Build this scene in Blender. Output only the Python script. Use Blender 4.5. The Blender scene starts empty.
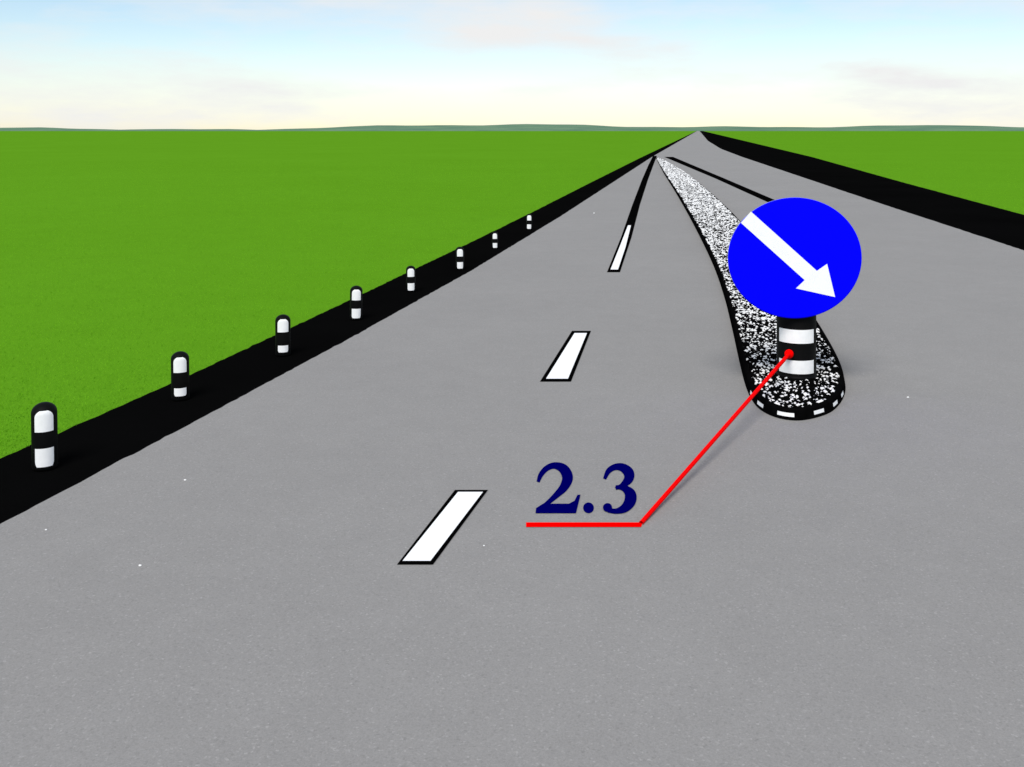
import bpy, bmesh, math, random
import numpy as np
from mathutils import Vector
random.seed(4); rng = np.random.default_rng(4)
R = math.radians
col = bpy.context.scene.collection
F = 983.0; H = 3.5; HY = 130.0

# ---------------------------------------------------------------- helpers
def g(px, py, z=0.0):
    Y = F*(H-z)/(py-HY)
    return ((px-512)/F*Y, Y)

def mesh_obj(name, verts, faces, mats, parent=None, mi=None, smooth=False):
    me = bpy.data.meshes.new(name)
    me.from_pydata([tuple(map(float, v)) for v in verts], [], faces)
    for m in (mats if isinstance(mats, list) else [mats]): me.materials.append(m)
    if mi is not None: me.polygons.foreach_set('material_index', mi)
    if smooth: me.polygons.foreach_set('use_smooth', [True]*len(me.polygons))
    me.update()
    o = bpy.data.objects.new(name, me); col.objects.link(o)
    if parent: o.parent = parent
    return o

def tri_mesh(name, V, T, mats, mi):          # fast numpy triangles
    me = bpy.data.meshes.new(name); nt = len(T)
    me.vertices.add(len(V)); me.vertices.foreach_set('co', np.ascontiguousarray(V, dtype=np.float32).ravel())
    me.loops.add(3*nt); me.loops.foreach_set('vertex_index', np.ascontiguousarray(T, dtype=np.int32).ravel())
    me.polygons.add(nt); me.polygons.foreach_set('loop_start', np.arange(0, 3*nt, 3, dtype=np.int32))
    me.polygons.foreach_set('loop_total', np.full(nt, 3, dtype=np.int32))
    for m in mats: me.materials.append(m)
    me.polygons.foreach_set('material_index', np.asarray(mi, dtype=np.int32))
    me.update(calc_edges=True)
    o = bpy.data.objects.new(name, me); col.objects.link(o); return o

def empty(name, loc, rz=0):
    o = bpy.data.objects.new(name, None); col.objects.link(o)
    o.empty_display_size = .2
    o.location = loc; o.rotation_euler = (0, 0, rz); return o

def tag(o, label=None, cat=None, group=None, kind=None):
    if label: o['label'] = label
    if cat: o['category'] = cat
    if group: o['group'] = group
    if kind: o['kind'] = kind
    return o

def nodes(name):
    m = bpy.data.materials.new(name); m.use_nodes = True
    return m, m.node_tree.nodes, m.node_tree.links, m.node_tree.nodes['Principled BSDF']

def noise(N, L, vec, scale, detail=4, rough=.6):
    n = N.new('ShaderNodeTexNoise'); n.inputs['Scale'].default_value = scale
    n.inputs['Detail'].default_value = detail; n.inputs['Roughness'].default_value = rough
    L.new(vec, n.inputs['Vector']); return n.outputs['Fac']

def ramp(N, L, fac, stops):
    r = N.new('ShaderNodeValToRGB'); e = r.color_ramp.elements
    while len(e) < len(stops): e.new(.5)
    for i, (p, c) in enumerate(stops):
        e[i].position = p; e[i].color = (*c, 1) if len(c) == 3 else c
    L.new(fac, r.inputs['Fac']); return r.outputs['Color']

def mul(N, L, a, b, fac=1.0, mode='MULTIPLY'):
    m = N.new('ShaderNodeMix'); m.data_type = 'RGBA'; m.blend_type = mode
    m.inputs['Factor'].default_value = fac
    L.new(a, m.inputs['A']); L.new(b, m.inputs['B']); return m.outputs['Result']

def bump(N, L, P, h, dist, strength=.6):
    b = N.new('ShaderNodeBump'); b.inputs['Distance'].default_value = dist
    b.inputs['Strength'].default_value = strength
    L.new(h, b.inputs['Height']); L.new(b.outputs['Normal'], P.inputs['Normal'])

def worn(name, c, rough=.6, scale=30, amt=.25, spec=.3, bd=.001):
    m, N, L, P = nodes(name)
    tc = N.new('ShaderNodeTexCoord').outputs['Object']
    n = noise(N, L, tc, scale)
    L.new(ramp(N, L, n, [(.3, tuple(x*(1-amt) for x in c)), (.62, c)]), P.inputs['Base Color'])
    P.inputs['Roughness'].default_value = rough
    P.inputs['Specular IOR Level'].default_value = spec
    if bd: bump(N, L, P, noise(N, L, tc, scale*6), bd)
    return m

# ---------------------------------------------------------------- materials
def asphalt(name, c, contrast=.06, spec=.1, grain=.7):
    m, N, L, P = nodes(name)
    tc = N.new('ShaderNodeTexCoord').outputs['Object']
    big = noise(N, L, tc, .22, 3); mid = noise(N, L, tc, 2.2, 5); fine = noise(N, L, tc, 90, 3, .8)
    a = ramp(N, L, big, [(.3, tuple(x*(1-contrast*.6) for x in c)), (.7, tuple(x*(1+contrast*.4) for x in c))])
    b = ramp(N, L, mid, [(.3, (.97,)*3), (.7, (1.02,)*3)])
    f = ramp(N, L, fine, [(.28, (1-.24*grain,)*3), (.5, (1.0,)*3), (.74, (1+.24*grain,)*3)])
    x = mul(N, L, mul(N, L, a, b), f)
    v = N.new('ShaderNodeTexVoronoi'); v.inputs['Scale'].default_value = 70; L.new(tc, v.inputs['Vector'])
    sp = N.new('ShaderNodeSeparateColor'); L.new(v.outputs['Color'], sp.inputs[0])
    gr = ramp(N, L, sp.outputs[0], [(.0, (.87,)*3), (.1, (.98,)*3), (.93, (1.0,)*3), (1.0, (1.2,)*3)])
    x = mul(N, L, x, gr)
    L.new(x, P.inputs['Base Color'])
    P.inputs['Roughness'].default_value = 1; P.inputs['Specular IOR Level'].default_value = spec
    bump(N, L, P, fine, .003, .3)
    return m
M_road = asphalt('worn_asphalt', (.270, .262, .250))
M_tar = asphalt('black_tar', (.0025, .0025, .0025), .3, .0)

def grass_ground():
    m, N, L, P = nodes('grass_ground')
    tc = N.new('ShaderNodeTexCoord').outputs['Object']
    a = ramp(N, L, noise(N, L, tc, .05, 4), [(.3, (.098, .272, .010)), (.7, (.106, .290, .012))])
    b = ramp(N, L, noise(N, L, tc, .9, 6), [(.3, (.97,)*3), (.7, (1.03,)*3)])
    c = ramp(N, L, noise(N, L, tc, 25, 4, .8), [(.3, (.9,)*3), (.7, (1.07,)*3)])
    L.new(mul(N, L, mul(N, L, a, b), c), P.inputs['Base Color'])
    P.inputs['Roughness'].default_value = 1; P.inputs['Specular IOR Level'].default_value = 0.0
    bump(N, L, P, noise(N, L, tc, 30, 4), .015, .3)
    return m
M_ground = grass_ground()
def blade_mat(name, c):
    m, N, L, P = nodes(name)
    tc = N.new('ShaderNodeTexCoord').outputs['Object']
    a = ramp(N, L, noise(N, L, tc, .5, 5), [(.3, tuple(x*.95 for x in c)), (.7, tuple(x*1.05 for x in c))])
    L.new(a, P.inputs['Base Color']); P.inputs['Roughness'].default_value = .8
    P.inputs['Specular IOR Level'].default_value = .05
    tr = N.new('ShaderNodeBsdfTranslucent'); L.new(a, tr.inputs['Color'])
    mx = N.new('ShaderNodeMixShader'); mx.inputs[0].default_value = .4
    L.new(P.outputs[0], mx.inputs[1]); L.new(tr.outputs[0], mx.inputs[2])
    L.new(mx.outputs[0], N['Material Output'].inputs['Surface'])
    return m
M_bl = [blade_mat('grass_blade_green', (.172, .44, .014)), blade_mat('grass_blade_dark', (.152, .40, .014)), blade_mat('grass_blade_light', (.19, .47, .018))]

def paint(name, c, under, lo=.30, hi=.36, spec=.0, bd=.003):
    m, N, L, P = nodes(name)
    tc = N.new('ShaderNodeTexCoord').outputs['Object']
    n = noise(N, L, tc, 22, 8, .75)
    L.new(ramp(N, L, n, [(lo, under), (hi, c)]), P.inputs['Base Color'])
    P.inputs['Roughness'].default_value = .9; P.inputs['Specular IOR Level'].default_value = spec
    if bd: bump(N, L, P, noise(N, L, tc, 70), bd)
    return m
M_wpaint = paint('white_road_paint', (.86, .86, .85), (.5, .5, .49), .29, .35)
M_bpaint = paint('black_road_paint', (.0015, .0015, .0015), (.006, .006, .006))
M_navy = paint('navy_callout', (.0, .0, .088), (.001, .001, .082), bd=0)
M_red = paint('red_callout', (.9, .0, .0), (.8, .005, .005), bd=0)
M_leader = worn('red_leader_line', (.95, .0, .0), .7, 20, .1, .03)
M_black = worn('black_plastic', (.003, .003, .003), .6, 12, .3, .08, 0)
M_white = worn('white_reflective', (.93, .93, .92), .6, 14, .06, .2, 0)
M_blue = worn('blue_sign_face', (.0, .0, .97), .6, 3, .03, .04, 0)
M_arrow = worn('white_sign_film', (.94, .94, .94), .6, 5, .03, .1, 0)
M_metal = worn('galvanised_metal', (.35, .36, .37), .45, 20, .3, .5)
M_kerb = worn('black_painted_kerb', (.003, .003, .003), .9, 9, .4, .0)
M_sw = worn('white_stone', (.84, .84, .82), .8, 9, .12, .05)
M_sb = worn('black_stone', (.003, .003, .003), .9, 9, .4, .0)
M_bed = worn('dark_stone_bed', (.012, .012, .012), .95, 30, .7, .0)
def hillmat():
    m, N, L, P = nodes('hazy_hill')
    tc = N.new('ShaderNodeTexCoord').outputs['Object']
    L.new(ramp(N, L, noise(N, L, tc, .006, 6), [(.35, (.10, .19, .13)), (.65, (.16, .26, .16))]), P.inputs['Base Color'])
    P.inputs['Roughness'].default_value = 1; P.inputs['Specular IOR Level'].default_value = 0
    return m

# ---------------------------------------------------------------- setting: ground, verges, road
def edge(pts, near_slope=.19, far_slope=.19):
    w = sorted([g(*p) for p in pts], key=lambda q: q[1])
    Ys = [q[1] for q in w]; Xs = [q[0] for q in w]
    Ys = [-60] + Ys + [9000]
    Xs = [Xs[0] + near_slope*(-60-Ys[1])] + Xs + [Xs[-1] + far_slope*(9000-Ys[-2])]
    return lambda y: np.interp(y, Ys, Xs)
LO = edge([(0, 459), (90, 420), (180, 380), (283, 332), (355, 298), (411, 271), (470, 243), (529, 214), (590, 183), (640, 158)])
LI = edge([(0, 526), (200, 420), (350, 339), (470, 272), (560, 217), (652, 157)], .215)
RI = edge([(1024, 251), (890, 207), (742, 157), (721, 149), (708, 141)], .16)
RO = edge([(1024, 215), (905, 183), (812, 157)], .16)
ysamp = [-60, -20]; y = -6.0
while y < 9000:
    ysamp.append(y); y += .12 if y < 30 else (.5 if y < 130 else y*.08)
ysamp.append(9000)
def strip(name, fa, fb, z, mat, ja=0, jb=0, nx=1):
    V, Fc = [], []
    for k, yy in enumerate(ysamp):
        a = float(fa(yy)) + (rng.normal()*ja); b = float(fb(yy)) + (rng.normal()*jb)
        for i in range(nx+1):
            t = i/nx; V.append((a+(b-a)*t, yy, z))
    for k in range(len(ysamp)-1):
        for i in range(nx):
            q = k*(nx+1)+i; Fc.append((q, q+1, q+nx+2, q+nx+1))
    return tag(mesh_obj(name, V, Fc, mat), kind='structure')
gx = [-9000, -2000, -400, -80, 80, 400, 2000, 9000]; gy = [-300, -60, 60, 300, 1200, 4000, 9000]
V = [(x, y, 0) for y in gy for x in gx]
Fc = [(j*8+i, j*8+i+1, (j+1)*8+i+1, (j+1)*8+i) for j in range(6) for i in range(7)]
tag(mesh_obj('ground', V, Fc, M_ground), kind='structure')
strip('verge', LO, lambda y: LI(y)+.1, .008, M_tar, .008, 0)
strip('verge', lambda y: RI(y)-.1, RO, .008, M_tar, 0, .012)
strip('road', LI, RI, .016, M_road, .006, .010, 2)
# low hills closing the plain
V, Fc = [], []; nh = 160
for i in range(nh+1):
    x = -5000+10000*i/nh
    h = 14+9*math.sin(x*.0011+1)+6*math.sin(x*.0031+2)+3*math.sin(x*.0083)+1.2*math.sin(x*.021+1)
    for (yy, zz) in ((3300, -2), (3600, h*.45), (3900, h*.85), (4200, h), (4800, -2)): V.append((x, yy+120*math.sin(x*.002), zz))
for i in range(nh):
    for j in range(4):
        q = i*5+j; Fc.append((q, q+5, q+6, q+1))
tag(mesh_obj('hills', V, Fc, hillmat(), smooth=True), kind='structure')

# ---------------------------------------------------------------- lane markings
def poly_strip(left, right, z):
    l = [g(*p) for p in left]; r = [g(*p) for p in right]
    V = [(x, y, z) for x, y in l] + [(x, y, z) for x, y in r]
    n = len(l)
    return V, [(i, n+i, n+i+1, i+1) for i in range(n-1)]
def marking(ol, orr, wl, wr, label):
    V, Fc = poly_strip(ol, orr, .021); mi = [0]*len(Fc)
    if wl:
        V2, F2 = poly_strip(wl, wr, .026)
        Fc += [tuple(i+len(V) for i in f) for f in F2]; V += V2; mi += [1]*len(F2)
    return tag(mesh_obj('lane_marking', V, Fc, [M_bpaint, M_wpaint], mi=mi), label, 'road marking', kind='structure')
marking([(397, 567), (455, 492)], [(433, 567), (488, 492)], [(402.5, 564), (458, 494.5)], [(430.5, 564), (483, 494.5)],
        'nearest and largest white lane dash with a thin black outline')
marking([(540, 383), (572, 332)], [(571, 383), (591, 332)], [(546, 380.5), (574.5, 334.5)], [(568, 380.5), (587, 334.5)],
        'middle white lane dash with a thin black outline')
marking([(607, 273), (621, 238), (632.5, 205), (642, 180), (648.5, 165), (653, 156)], [(620, 273), (631.5, 238), (640, 205), (648, 180), (653.5, 165), (657, 156)],
        [(610.5, 270.5), (619.5, 248), (628, 226)], [(618, 270.5), (625.5, 248), (631, 226)],
        'farthest white lane dash running on into a curving black line')
marking([(664, 157), (716, 179), (772, 204.5), (840, 236)], [(673, 157), (724, 178.5), (781, 203), (850, 234)], None, None,
        'thin black line running along the lane right of the island')

# ---------------------------------------------------------------- traffic island
KZ = .15
left = [(656.5, 157.5), (663, 170), (674, 187), (685, 205), (699, 230), (714, 260), (725, 290), (733, 320), (740, 350), (747, 376), (755, 392)]
front = [(765, 401), (780, 407), (798, 409), (816, 406), (831, 400), (841, 389), (844, 376)]
right = [(839, 359), (828, 338), (813, 314), (795, 289), (775, 262), (752, 234), (728, 208), (702, 185), (682, 170), (664, 160)]
raw = [g(px, py, KZ) for px, py in left+front+right]
def catmull(P, n):
    out = []; m = len(P)
    for i in range(m):
        p0, p1, p2, p3 = [np.array(P[(i+k) % m]) for k in (-1, 0, 1, 2)]
        if i == m-1: out.append(p1); continue            # keep the far tip a point
        if i == 0: p0 = 2*p1-p2
        if i == m-2: p3 = 2*p2-p1
        for j in range(n):
            t = j/n
            out.append(.5*((2*p1)+(-p0+p2)*t+(2*p0-5*p1+4*p2-p3)*t*t+(-p0+3*p1-3*p2+p3)*t**3))
    return out
ring = catmull(raw, 5); n = len(ring)
def offset(P, d):
    out = []; m = len(P)
    for i in range(m):
        t = P[(i+1) % m]-P[i-1]; t = t/(np.linalg.norm(t)+1e-9)
        out.append(P[i]+np.array([-t[1], t[0]])*d)
    return out
area = sum(ring[i][0]*ring[(i+1) % n][1]-ring[(i+1) % n][0]*ring[i][1] for i in range(n))
if area < 0: ring = ring[::-1]
inner = offset(ring, .055); ben = offset(ring, .018); out0 = offset(ring, -.02)
isl = empty('traffic_island', (3.9, 13.5, .016))
tag(isl, 'long raised traffic island of black and white stones, narrowing into the distance', 'traffic island')
O = np.array([3.9, 13.5])
lay = [(out0, 0), (ring, KZ-.035), (ben, KZ-.014), (inner, KZ-.014), (inner, KZ-.07)]
V = [(p[0]-O[0], p[1]-O[1], z) for P, z in lay for p in P]
Fc = [(k*n+i, k*n+(i+1) % n, (k+1)*n+(i+1) % n, (k+1)*n+i) for k in range(len(lay)-1) for i in range(n)]
mesh_obj('kerb', V, Fc, M_kerb, isl)
V = [(p[0]-O[0], p[1]-O[1], KZ-.04) for p in offset(ring, .05)]
bm = bmesh.new(); vs = [bm.verts.new(v) for v in V]; f = bm.faces.new(vs); bmesh.ops.triangulate(bm, faces=[f])
me = bpy.data.meshes.new('stone_bed'); bm.to_mesh(me); bm.free(); me.materials.append(M_bed)
o = bpy.data.objects.new('stone_bed', me); col.objects.link(o); o.parent = isl
# white painted dashes on the outer face of the rounded end
arc = [i for i in range(n) if ring[i][1] < 13.0]
start = next(i for i in arc if (i-1) % n not in arc)
seq = []; i = start
while i in arc: seq.append(i); i = (i+1) % n
pts = [ring[i] for i in seq]; lo = [out0[i] for i in seq]
cum = [0]
for a, b in zip(pts[:-1], pts[1:]): cum.append(cum[-1]+float(np.linalg.norm(b-a)))
def at_len(P, s): return np.array([np.interp(s, cum, [p[0] for p in P]), np.interp(s, cum, [p[1] for p in P])])
nd = 6
for q in range(nd):
    s = cum[-1]*(q+.5)/nd-.1; V = []; m = 7
    for j in range(m):
        ss = s+.2*j/(m-1)
        a = at_len(lo, ss); b = at_len(pts, ss); t = at_len(pts, ss+.02)-at_len(pts, ss-.02); t /= np.linalg.norm(t)+1e-9
        nrm = np.array([t[1], -t[0]])
        for fr in (.36, .74):
            w = a+(b-a)*fr+nrm*.006
            V.append((w[0]-O[0], w[1]-O[1], (KZ-.035)*fr))
    mesh_obj('white_dash', V, [(2*j, 2*j+2, 2*j+3, 2*j+1) for j in range(m-1)], M_wpaint, isl)
# loose stones
ico = bmesh.new(); bmesh.ops.create_icosphere(ico, subdivisions=1, radius=1)
iv = np.array([v.co[:] for v in ico.verts]); ifc = [tuple(v.index for v in f.verts) for f in ico.faces]; ico.free()
IF = np.array(ifc)
Pin = np.array(offset(ring, .068))
def inside(X, Y, P):
    c = np.zeros(len(X), bool); j = len(P)-1
    for i in range(len(P)):
        yi, yj, xi, xj = P[i][1], P[j][1], P[i][0], P[j][0]
        if yi != yj: c ^= ((yi > Y) != (yj > Y)) & (X < (xj-xi)*(Y-yi)/(yj-yi)+xi)
        j = i
    return c
T = 400000
YY = np.exp(rng.uniform(math.log(11.9), math.log(124), T)); XX = .19*YY+1.2+rng.uniform(-6, 6, T)
ok = inside(XX, YY, Pin) & (np.hypot(XX-3.91, YY-13.5) > .28)
XX, YY = XX[ok][:34000], YY[ok][:34000]; Ns = len(XX)
sc = rng.uniform(.015, .030, Ns)*(1+np.maximum(0, YY-14)*.03)
zf = np.interp(YY, [13, 22], [1.0, .8])
P = iv[None]*rng.uniform(.75, 1.2, (Ns, len(iv), 1))*sc[:, None, None]*np.stack([rng.uniform(.75, 1.2, Ns), rng.uniform(1.0, 2.0, Ns), zf], 1)[:, None, :]
an = rng.uniform(-.7, .7, Ns); ca, sa = np.cos(an)[:, None], np.sin(an)[:, None]
Vx = P[..., 0]*ca-P[..., 1]*sa+XX[:, None]; Vy = P[..., 0]*sa+P[..., 1]*ca+YY[:, None]
Vz = P[..., 2]+(.016+KZ-.038+rng.uniform(0, .006, Ns))[:, None]
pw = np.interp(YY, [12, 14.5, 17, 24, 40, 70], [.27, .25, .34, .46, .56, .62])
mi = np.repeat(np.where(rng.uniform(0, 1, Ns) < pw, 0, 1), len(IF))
Tt = (IF[None]+(np.arange(Ns)*len(iv))[:, None, None]).reshape(-1, 3)
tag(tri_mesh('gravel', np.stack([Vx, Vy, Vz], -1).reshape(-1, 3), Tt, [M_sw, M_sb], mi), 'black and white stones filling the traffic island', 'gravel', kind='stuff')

# ---------------------------------------------------------------- lathe tools
def lathe(name, prof, mat, parent, seg=40):
    V, Fc = [], []
    for r, z in prof:
        for k in range(seg):
            a = 2*math.pi*k/seg; V.append((r*math.cos(a), r*math.sin(a), z))
    for j in range(len(prof)-1):
        for k in range(seg):
            Fc.append((j*seg+k, j*seg+(k+1) % seg, (j+1)*seg+(k+1) % seg, (j+1)*seg+k))
    Fc.append(tuple(range(seg))[::-1]); Fc.append(tuple((len(prof)-1)*seg+k for k in range(seg)))
    return mesh_obj(name, V, Fc, mat, parent, smooth=True)
def patch(name, rf, z0, z1, half, mat, parent, rnd=(0, 0), nz=14, na=24, d=.004):
    V, Fc = [], []
    for j in range(nz+1):
        t = j/nz; z = z0+(z1-z0)*t; hh = half
        if rnd[1] and t > 1-rnd[1]: u = (t-(1-rnd[1]))/rnd[1]; hh = half*math.sqrt(max(.02, 1-.8*u*u))
        if rnd[0] and t < rnd[0]: u = 1-t/rnd[0]; hh = half*math.sqrt(max(.02, 1-.35*u*u))
        for i in range(na+1):
            a = -math.pi/2 + hh*(2*i/na-1); r = rf(z)+d
            V.append((r*math.cos(a), r*math.sin(a), z))
    for j in range(nz):
        for i in range(na):
            q = j*(na+1)+i; Fc.append((q, q+1, q+na+2, q+na+1))
    return mesh_obj(name, V, Fc, mat, parent, smooth=True)

# ---------------------------------------------------------------- roadside bollards
RB, HB, ZS = .122, .67, .57
def rb(z):
    if z <= ZS: return RB
    return RB*math.sqrt(max(.0, 1-((z-ZS)/(HB-ZS))**2))
spots = [(45, 469, 66), (180.5, 400, 48), (283, 356, 41), (356, 320, 34), (411, 292, 26), (460, 270, 23), (495, 249, 17), (529, 230, 16)]
order = ['nearest and largest', 'second', 'third', 'fourth', 'fifth', 'sixth', 'seventh', 'farthest and smallest']
def make_bollard():
    t = empty('roadside_bollard', (0, 0, 0))
    prof = [(.10, 0), (RB-.006, .012), (RB, .03), (RB, .3), (RB, ZS)]
    prof += [(rb(ZS+(HB-ZS)*math.sin(a)), ZS+(HB-ZS)*math.sin(a)) for a in [R(q) for q in (12, 24, 36, 48, 60, 70, 79, 86)]]
    lathe('body', prof, M_black, t)
    patch('upper_reflector', rb, .40, .61, R(43), M_white, t, (0, .35))
    patch('lower_reflector', rb, .05, .235, R(43), M_white, t, (.3, 0))
    return t
proto = make_bollard()
def dup(root):
    r = root.copy(); col.objects.link(r)
    for ch in list(root.children):
        c = ch.copy(); col.objects.link(c); c.parent = r
    return r
short_panel = patch('short_panel', rb, .075, .185, R(40), M_white, None, (.3, 0))
short_mesh = short_panel.data; bpy.data.objects.remove(short_panel)
for i, (px, py, hp) in enumerate(spots):
    t = proto if i == 0 else dup(proto)
    x, y = g(px, py)
    t.location = (x, y, .008)
    s = (hp*y/F)/HB
    t.scale = (s, s, s); t.rotation_euler = (R(random.uniform(-.8, .8)), R(random.uniform(-1, 1)), R([-24, -18, -14, -10, -7, -5, -3, 0][i])*-1)
    if i in (1, 2):
        for c in t.children:
            if c.name.startswith('lower_reflector'): c.data = short_mesh
    if i == 0: lab = 'nearest and largest black roadside bollard with white panels, at the left edge of the road'
    elif i == 7: lab = 'farthest and smallest black and white roadside bollard on the left verge'
    else: lab = '%s roadside bollard counting away from the camera, black with white panels on the left verge' % order[i]
    tag(t, lab, 'bollard', 'bollards lined up along the left verge')

# ---------------------------------------------------------------- island bollard with sign
bx, by = 3.905, 13.5; bz = .016+KZ-.045
t = empty('keep_right_bollard', (bx, by, bz))
tag(t, 'thick round black and white banded bollard on the island carrying a blue arrow sign', 'sign bollard')
RD, HD = .262, .93
dr = lambda z: RD
lathe('body', [(RD+.012, 0), (RD+.012, .035), (RD+.004, .045), (RD, .055), (RD, .5), (RD, HD-.05), (RD-.02, HD-.015), (RD-.06, HD)], M_black, t, 56)
for z0, z1 in ((.09, .27), (.50, .685)):
    b = patch('white_band', dr, z0, z1, R(58), M_white, t, nz=3, na=36); b.rotation_euler = (0, 0, R(-16))
sy = 13.16-by; k = 13.16/F
scx = (795-512)*k-bx; scz = H-(258-HY)*k-bz; rx, rz = 67*k, 60.5*k
seg = 96
V, Fc, mi = [], [], []
for r, d in [(.985, 0), (1.0, .008), (1.0, .03), (.985, .038)]:
    for j in range(seg):
        a = 2*math.pi*j/seg; V.append((rx*r*math.cos(a), d, rz*r*math.sin(a)))
Fc.append(tuple(range(seg))); mi.append(0)
for q in range(3):
    for j in range(seg): Fc.append((q*seg+j, q*seg+(j+1) % seg, (q+1)*seg+(j+1) % seg, (q+1)*seg+j)); mi.append(0 if q == 0 else 1)
Fc.append(tuple(3*seg+j for j in range(seg))[::-1]); mi.append(1)
plate = mesh_obj('sign_plate', V, Fc, [M_blue, M_metal], t, mi=mi); plate.location = (scx, sy, scz)
A = np.array([745.5, 217.5]); B = np.array([835, 297.]); d = (B-A)/np.linalg.norm(B-A); p = np.array([d[1], -d[0]]); Ln = np.linalg.norm(B-A)
loc = [(0, -7), (Ln-34, -7.5), (Ln-35, -19.5), (Ln, 0), (Ln-28, 19.5), (Ln-31, 7.5), (0, 8)]
V = []
for a, b in loc:
    q = A+d*a+p*b; V.append(((q[0]-795)*k, -.004, -(q[1]-258)*k))
bm = bmesh.new(); vs = [bm.verts.new(v) for v in V]; f = bm.faces.new(vs); f.normal_update()
if f.normal.y > 0: f.normal_flip()
bmesh.ops.triangulate(bm, faces=[f])
me = bpy.data.meshes.new('arrow'); bm.to_mesh(me); bm.free(); me.materials.append(M_arrow)
o = bpy.data.objects.new('arrow', me); col.objects.link(o); o.parent = plate
post = lathe('post', [(.036, HD), (.036, scz+.45), (.03, scz+.46)], M_metal, t, 24); post.location = (scx*.6, -.2, -.01)
def boxm(name, c, s, mat, parent):
    bm = bmesh.new(); bmesh.ops.create_cube(bm, size=1)
    for v in bm.verts: v.co = [c[i]+v.co[i]*s[i] for i in range(3)]
    bmesh.ops.bevel(bm, geom=bm.edges[:], offset=.004, segments=2, affect='EDGES')
    me = bpy.data.meshes.new(name); bm.to_mesh(me); bm.free(); me.materials.append(mat)
    o = bpy.data.objects.new(name, me); col.objects.link(o); o.parent = parent; return o
for dz in (-.35, .3): boxm('clamp', (scx*.6, -.258, scz+dz), (.2, .078, .05), M_metal, t)

# ---------------------------------------------------------------- callout number 2.3, laid on the road like paint
def cr_path(P, n=10):
    P = [np.array(q, float) for q in P]; P = [2*P[0]-P[1]]+P+[2*P[-1]-P[-2]]; out = []
    for i in range(1, len(P)-2):
        for j in range(n):
            t = j/n; p0, p1, p2, p3 = P[i-1:i+3]
            out.append(.5*((2*p1)+(-p0+p2)*t+(2*p0-5*p1+4*p2-p3)*t*t+(-p0+3*p1-3*p2+p3)*t**3))
    out.append(P[-2]); return out
ng = empty('callout_number', (*g(588, 517), .016))
tag(ng, 'dark blue callout number 2.3 laid flat on the asphalt above a red underline', 'callout number')
NO = g(588, 517); DY = 2.0        # number sits a little above the ground plane the points are taken on
def G(x, y): return g(x, y+DY)
def stroke(P, z, k=.88):          # points (px, py, half width)
    C = cr_path(P); V = []
    for i, c in enumerate(C):
        a = C[max(0, i-1)][:2]; b = C[min(len(C)-1, i+1)][:2]; t = (b-a)/(np.linalg.norm(b-a)+1e-9)
        nn = np.array([-t[1], t[0]])
        for s in (-1, 1):
            x, y = G(*(c[:2]+nn*c[2]*s*k)); V.append((x-NO[0], y-NO[1], z))
    return V, [(2*i, 2*i+1, 2*i+3, 2*i+2) for i in range(len(C)-1)]
def blob(cx, cy, r, z, ry=None):
    V = []
    for j in range(28):
        a = 2*math.pi*j/28; x, y = G(cx+r*math.cos(a), cy+(ry or r)*math.sin(a)); V.append((x-NO[0], y-NO[1], z))
    return V, [tuple(range(28))]
def poly(P, z): return [(G(*p)[0]-NO[0], G(*p)[1]-NO[1], z) for p in P], [tuple(range(len(P)))]
def join(name, parts, mat):
    V, Fc = [], []
    for v, f in parts:
        Fc += [tuple(i+len(V) for i in q) for q in f]; V += v
    bm = bmesh.new(); vs = [bm.verts.new(q) for q in V]
    for q in Fc:
        f = bm.faces.new([vs[i] for i in q]); f.normal_update()
        if f.normal.z < 0: f.normal_flip()
    bmesh.ops.triangulate(bm, faces=[f for f in bm.faces if len(f.verts) > 4])
    me = bpy.data.meshes.new(name); bm.to_mesh(me); bm.free(); me.materials.append(mat)
    o = bpy.data.objects.new(name, me); col.objects.link(o); o.parent = ng; return o
join('digit', [
    stroke([(538, 482, 1.8), (541, 474.5, 2.8), (547, 468, 3.2), (555, 465.5, 3.8), (563.5, 469, 5.6), (567.5, 477.5, 6.2), (564, 487, 5.0), (556, 495.5, 3.4), (547, 503.5, 2.4), (538, 510, 2.0)], .005),
    poly([(535.5, 513.5), (536, 508.5), (543, 504), (569, 504), (574.5, 501), (577.5, 495), (580.5, 495), (576, 513.5)], .0065),
    ], M_navy)
join('dot', [blob(588.5, 508, 5.4, .005, 5.4)], M_navy)
join('digit', [
    stroke([(604.5, 479, 1.8), (608.5, 471, 3.0), (615, 467, 3.6), (622.5, 467.5, 4.8), (628.5, 472.5, 6.0), (628.5, 479, 5.4), (622.5, 485.5, 3.2), (615.5, 488.5, 1.8)], .005),
    stroke([(615.5, 487, 1.8), (624, 488.5, 3.6), (630, 494, 6.4), (630, 501.5, 6.6), (624.5, 508.5, 5.0), (616, 511.5, 3.0), (608, 510.5, 2.8)], .0065),
    blob(607.5, 508, 4.6, .008, 4.4)], M_navy)
join('underline', [poly([(526, 527.3), (526, 522.7), (643, 522.7), (641, 527.3)], .005)], M_red)
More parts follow.
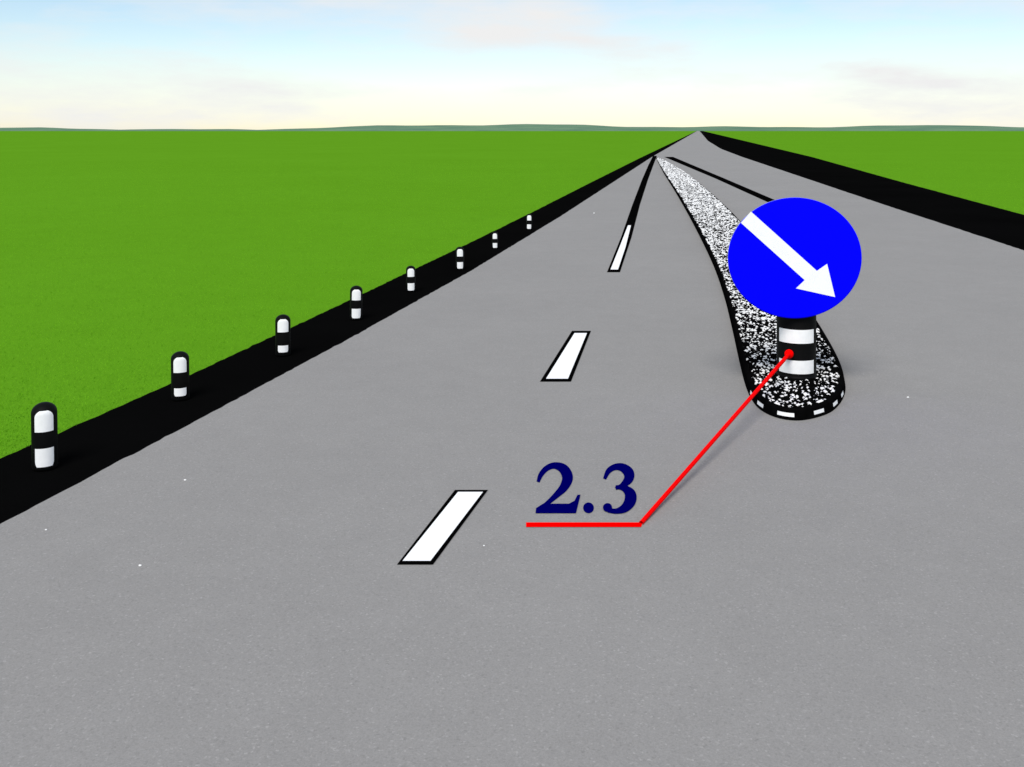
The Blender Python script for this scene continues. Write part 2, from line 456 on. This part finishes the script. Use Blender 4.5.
# callout leader, modelled as a taut red cord from underline to bollard
p0 = Vector((*G(641, 524.5), .03))
ky = by-RD*.985-.012; p1 = Vector(((789-512)/F*ky, ky, H-(354-HY)*ky/F))
cr = empty('red_leader_line', p0)
tag(cr, 'red leader line of the callout, running from the road up to the banded island bollard', 'leader line')
dv = p1-p0; Lg = dv.length; q = dv.to_track_quat('Z', 'Y')
def tube(r0, r1, seg=14, nl=24):
    V, Fc = [], []
    for i in range(nl+1):
        t = i/nl; r = r0+(r1-r0)*t
        for j in range(seg):
            a = 2*math.pi*j/seg; V.append(tuple(q@Vector((r*math.cos(a), r*math.sin(a), Lg*t))))
    for i in range(nl):
        for j in range(seg): Fc.append((i*seg+j, i*seg+(j+1) % seg, (i+1)*seg+(j+1) % seg, (i+1)*seg+j))
    return V, Fc
V, Fc = tube(.020, .026); mesh_obj('leader_tube', V, Fc, M_leader, cr, smooth=True)
bm = bmesh.new(); bmesh.ops.create_uvsphere(bm, u_segments=24, v_segments=16, radius=.062)
for v in bm.verts: v.co = Vector((v.co.x+dv.x, v.co.y*.6+dv.y, v.co.z+dv.z))
for f in bm.faces: f.smooth = True
me = bpy.data.meshes.new('leader_dot'); bm.to_mesh(me); bm.free(); me.materials.append(M_leader)
o = bpy.data.objects.new('leader_dot', me); col.objects.link(o); o.parent = cr

# ---------------------------------------------------------------- scan specks, modelled as small stones
speck_pts = [(140, 568, 1.9, 'left foreground, nearest of them all'), (46, 532, 1.4, 'far left near the black verge'), (185, 482, 1.4, 'between the nearest bollard and the nearest lane dash'),
       (484, 548, 1.3, 'just right of the nearest lane dash'), (908, 399, 1.5, 'right of the traffic island'), (594, 214, 1.2, 'left of the farthest lane line')]
for px, py, r, where in speck_pts:
    x, y = g(px, py); rr = r*y/F*.8
    P = iv*rng.uniform(.8, 1.15, (len(iv), 1))*np.array([rr*1.2, rr, rr*.7])
    o = mesh_obj('speck', P.tolist(), ifc, M_sw); o.location = (x, y, .016+rr*.45)
    tag(o, 'tiny pale pebble on the asphalt, '+where, 'speck', 'tiny pale scan specks on the road')

# ---------------------------------------------------------------- grass
def grass(name, ya, yb, fa, fb, N, label):
    Y = np.exp(rng.uniform(math.log(ya), math.log(yb), N))
    a = fa(Y); b = fb(Y)
    X = a+(b-a)*rng.uniform(0, 1, N)
    sc = 1+np.maximum(0, Y-15)*.02
    h = rng.uniform(.010, .030, N)*np.minimum(sc, 1.9); w = rng.uniform(.003, .006, N)*sc
    an = rng.uniform(0, 2*math.pi, N); le = rng.uniform(.4, 1.3, N)*h; la = rng.uniform(0, 2*math.pi, N)
    V = np.zeros((N, 3, 3))
    V[:, 0, 0] = X-np.cos(an)*w; V[:, 0, 1] = Y-np.sin(an)*w
    V[:, 1, 0] = X+np.cos(an)*w; V[:, 1, 1] = Y+np.sin(an)*w
    V[:, 2, 0] = X+np.cos(la)*le; V[:, 2, 1] = Y+np.sin(la)*le; V[:, 2, 2] = h
    o = tri_mesh(name, V.reshape(-1, 3), np.arange(3*N).reshape(-1, 3), M_bl, rng.choice([0, 0, 1, 2], N))
    return tag(o, label, 'grass', kind='stuff')
grass('grass', 7, 110, lambda v: -.68*v-1, lambda v: LO(v)+.01, 180000, 'bright green grass field left of the road')
grass('grass', 30, 110, lambda v: RO(v)-.02, lambda v: np.maximum(.7*v, RO(v)+2), 30000, 'bright green grass field right of the road')

# ---------------------------------------------------------------- light: hazy sun behind the camera
elev, az = R(50), R(196)
sc = bpy.context.scene
w = bpy.data.worlds.new('World'); sc.world = w; w.use_nodes = True
N, L = w.node_tree.nodes, w.node_tree.links
sk = N.new('ShaderNodeTexSky'); sk.sky_type = 'NISHITA'; sk.sun_disc = False
sk.sun_elevation = elev; sk.sun_rotation = az; sk.air_density = 1; sk.dust_density = .3; sk.ozone_density = 1.5
tc = N.new('ShaderNodeTexCoord').outputs['Generated']
mp = N.new('ShaderNodeMapping'); mp.inputs['Scale'].default_value = (1, 1, 4.5); L.new(tc, mp.inputs['Vector'])
cl = noise(N, L, mp.outputs[0], 3.2, 8, .58)
cf = ramp(N, L, cl, [(.42, (0,)*3), (.68, (1,)*3)])
cm = N.new('ShaderNodeMix'); cm.data_type = 'RGBA'; L.new(cf, cm.inputs['Factor'])
L.new(sk.outputs[0], cm.inputs['A']); cm.inputs['B'].default_value = (6.2, 6.2, 6.2, 1)
L.new(cm.outputs['Result'], N['Background'].inputs['Color']); N['Background'].inputs['Strength'].default_value = .14
sd = bpy.data.lights.new('sun', 'SUN'); sd.energy = 3.1; sd.angle = R(28); sd.color = (1, .955, .89)
so = bpy.data.objects.new('sun', sd); col.objects.link(so)
S = Vector((math.sin(az)*math.cos(elev), math.cos(az)*math.cos(elev), math.sin(elev)))
so.rotation_euler = (-S).to_track_quat('-Z', 'Y').to_euler(); so.location = (0, -10, 30)

# ---------------------------------------------------------------- camera (level, lens shifted down)
cd = bpy.data.cameras.new('camera'); cam = bpy.data.objects.new('camera', cd); col.objects.link(cam)
cam.location = (0, 0, H); cam.rotation_euler = (R(90), 0, 0)
cd.sensor_width = 36; cd.lens = 36*F/1024; cd.shift_y = -(383.5-HY)/1024; cd.clip_end = 20000; cd.clip_start = .05
sc.camera = cam
sc.view_settings.view_transform = 'Standard'; sc.view_settings.look = 'None'; sc.view_settings.exposure = 0
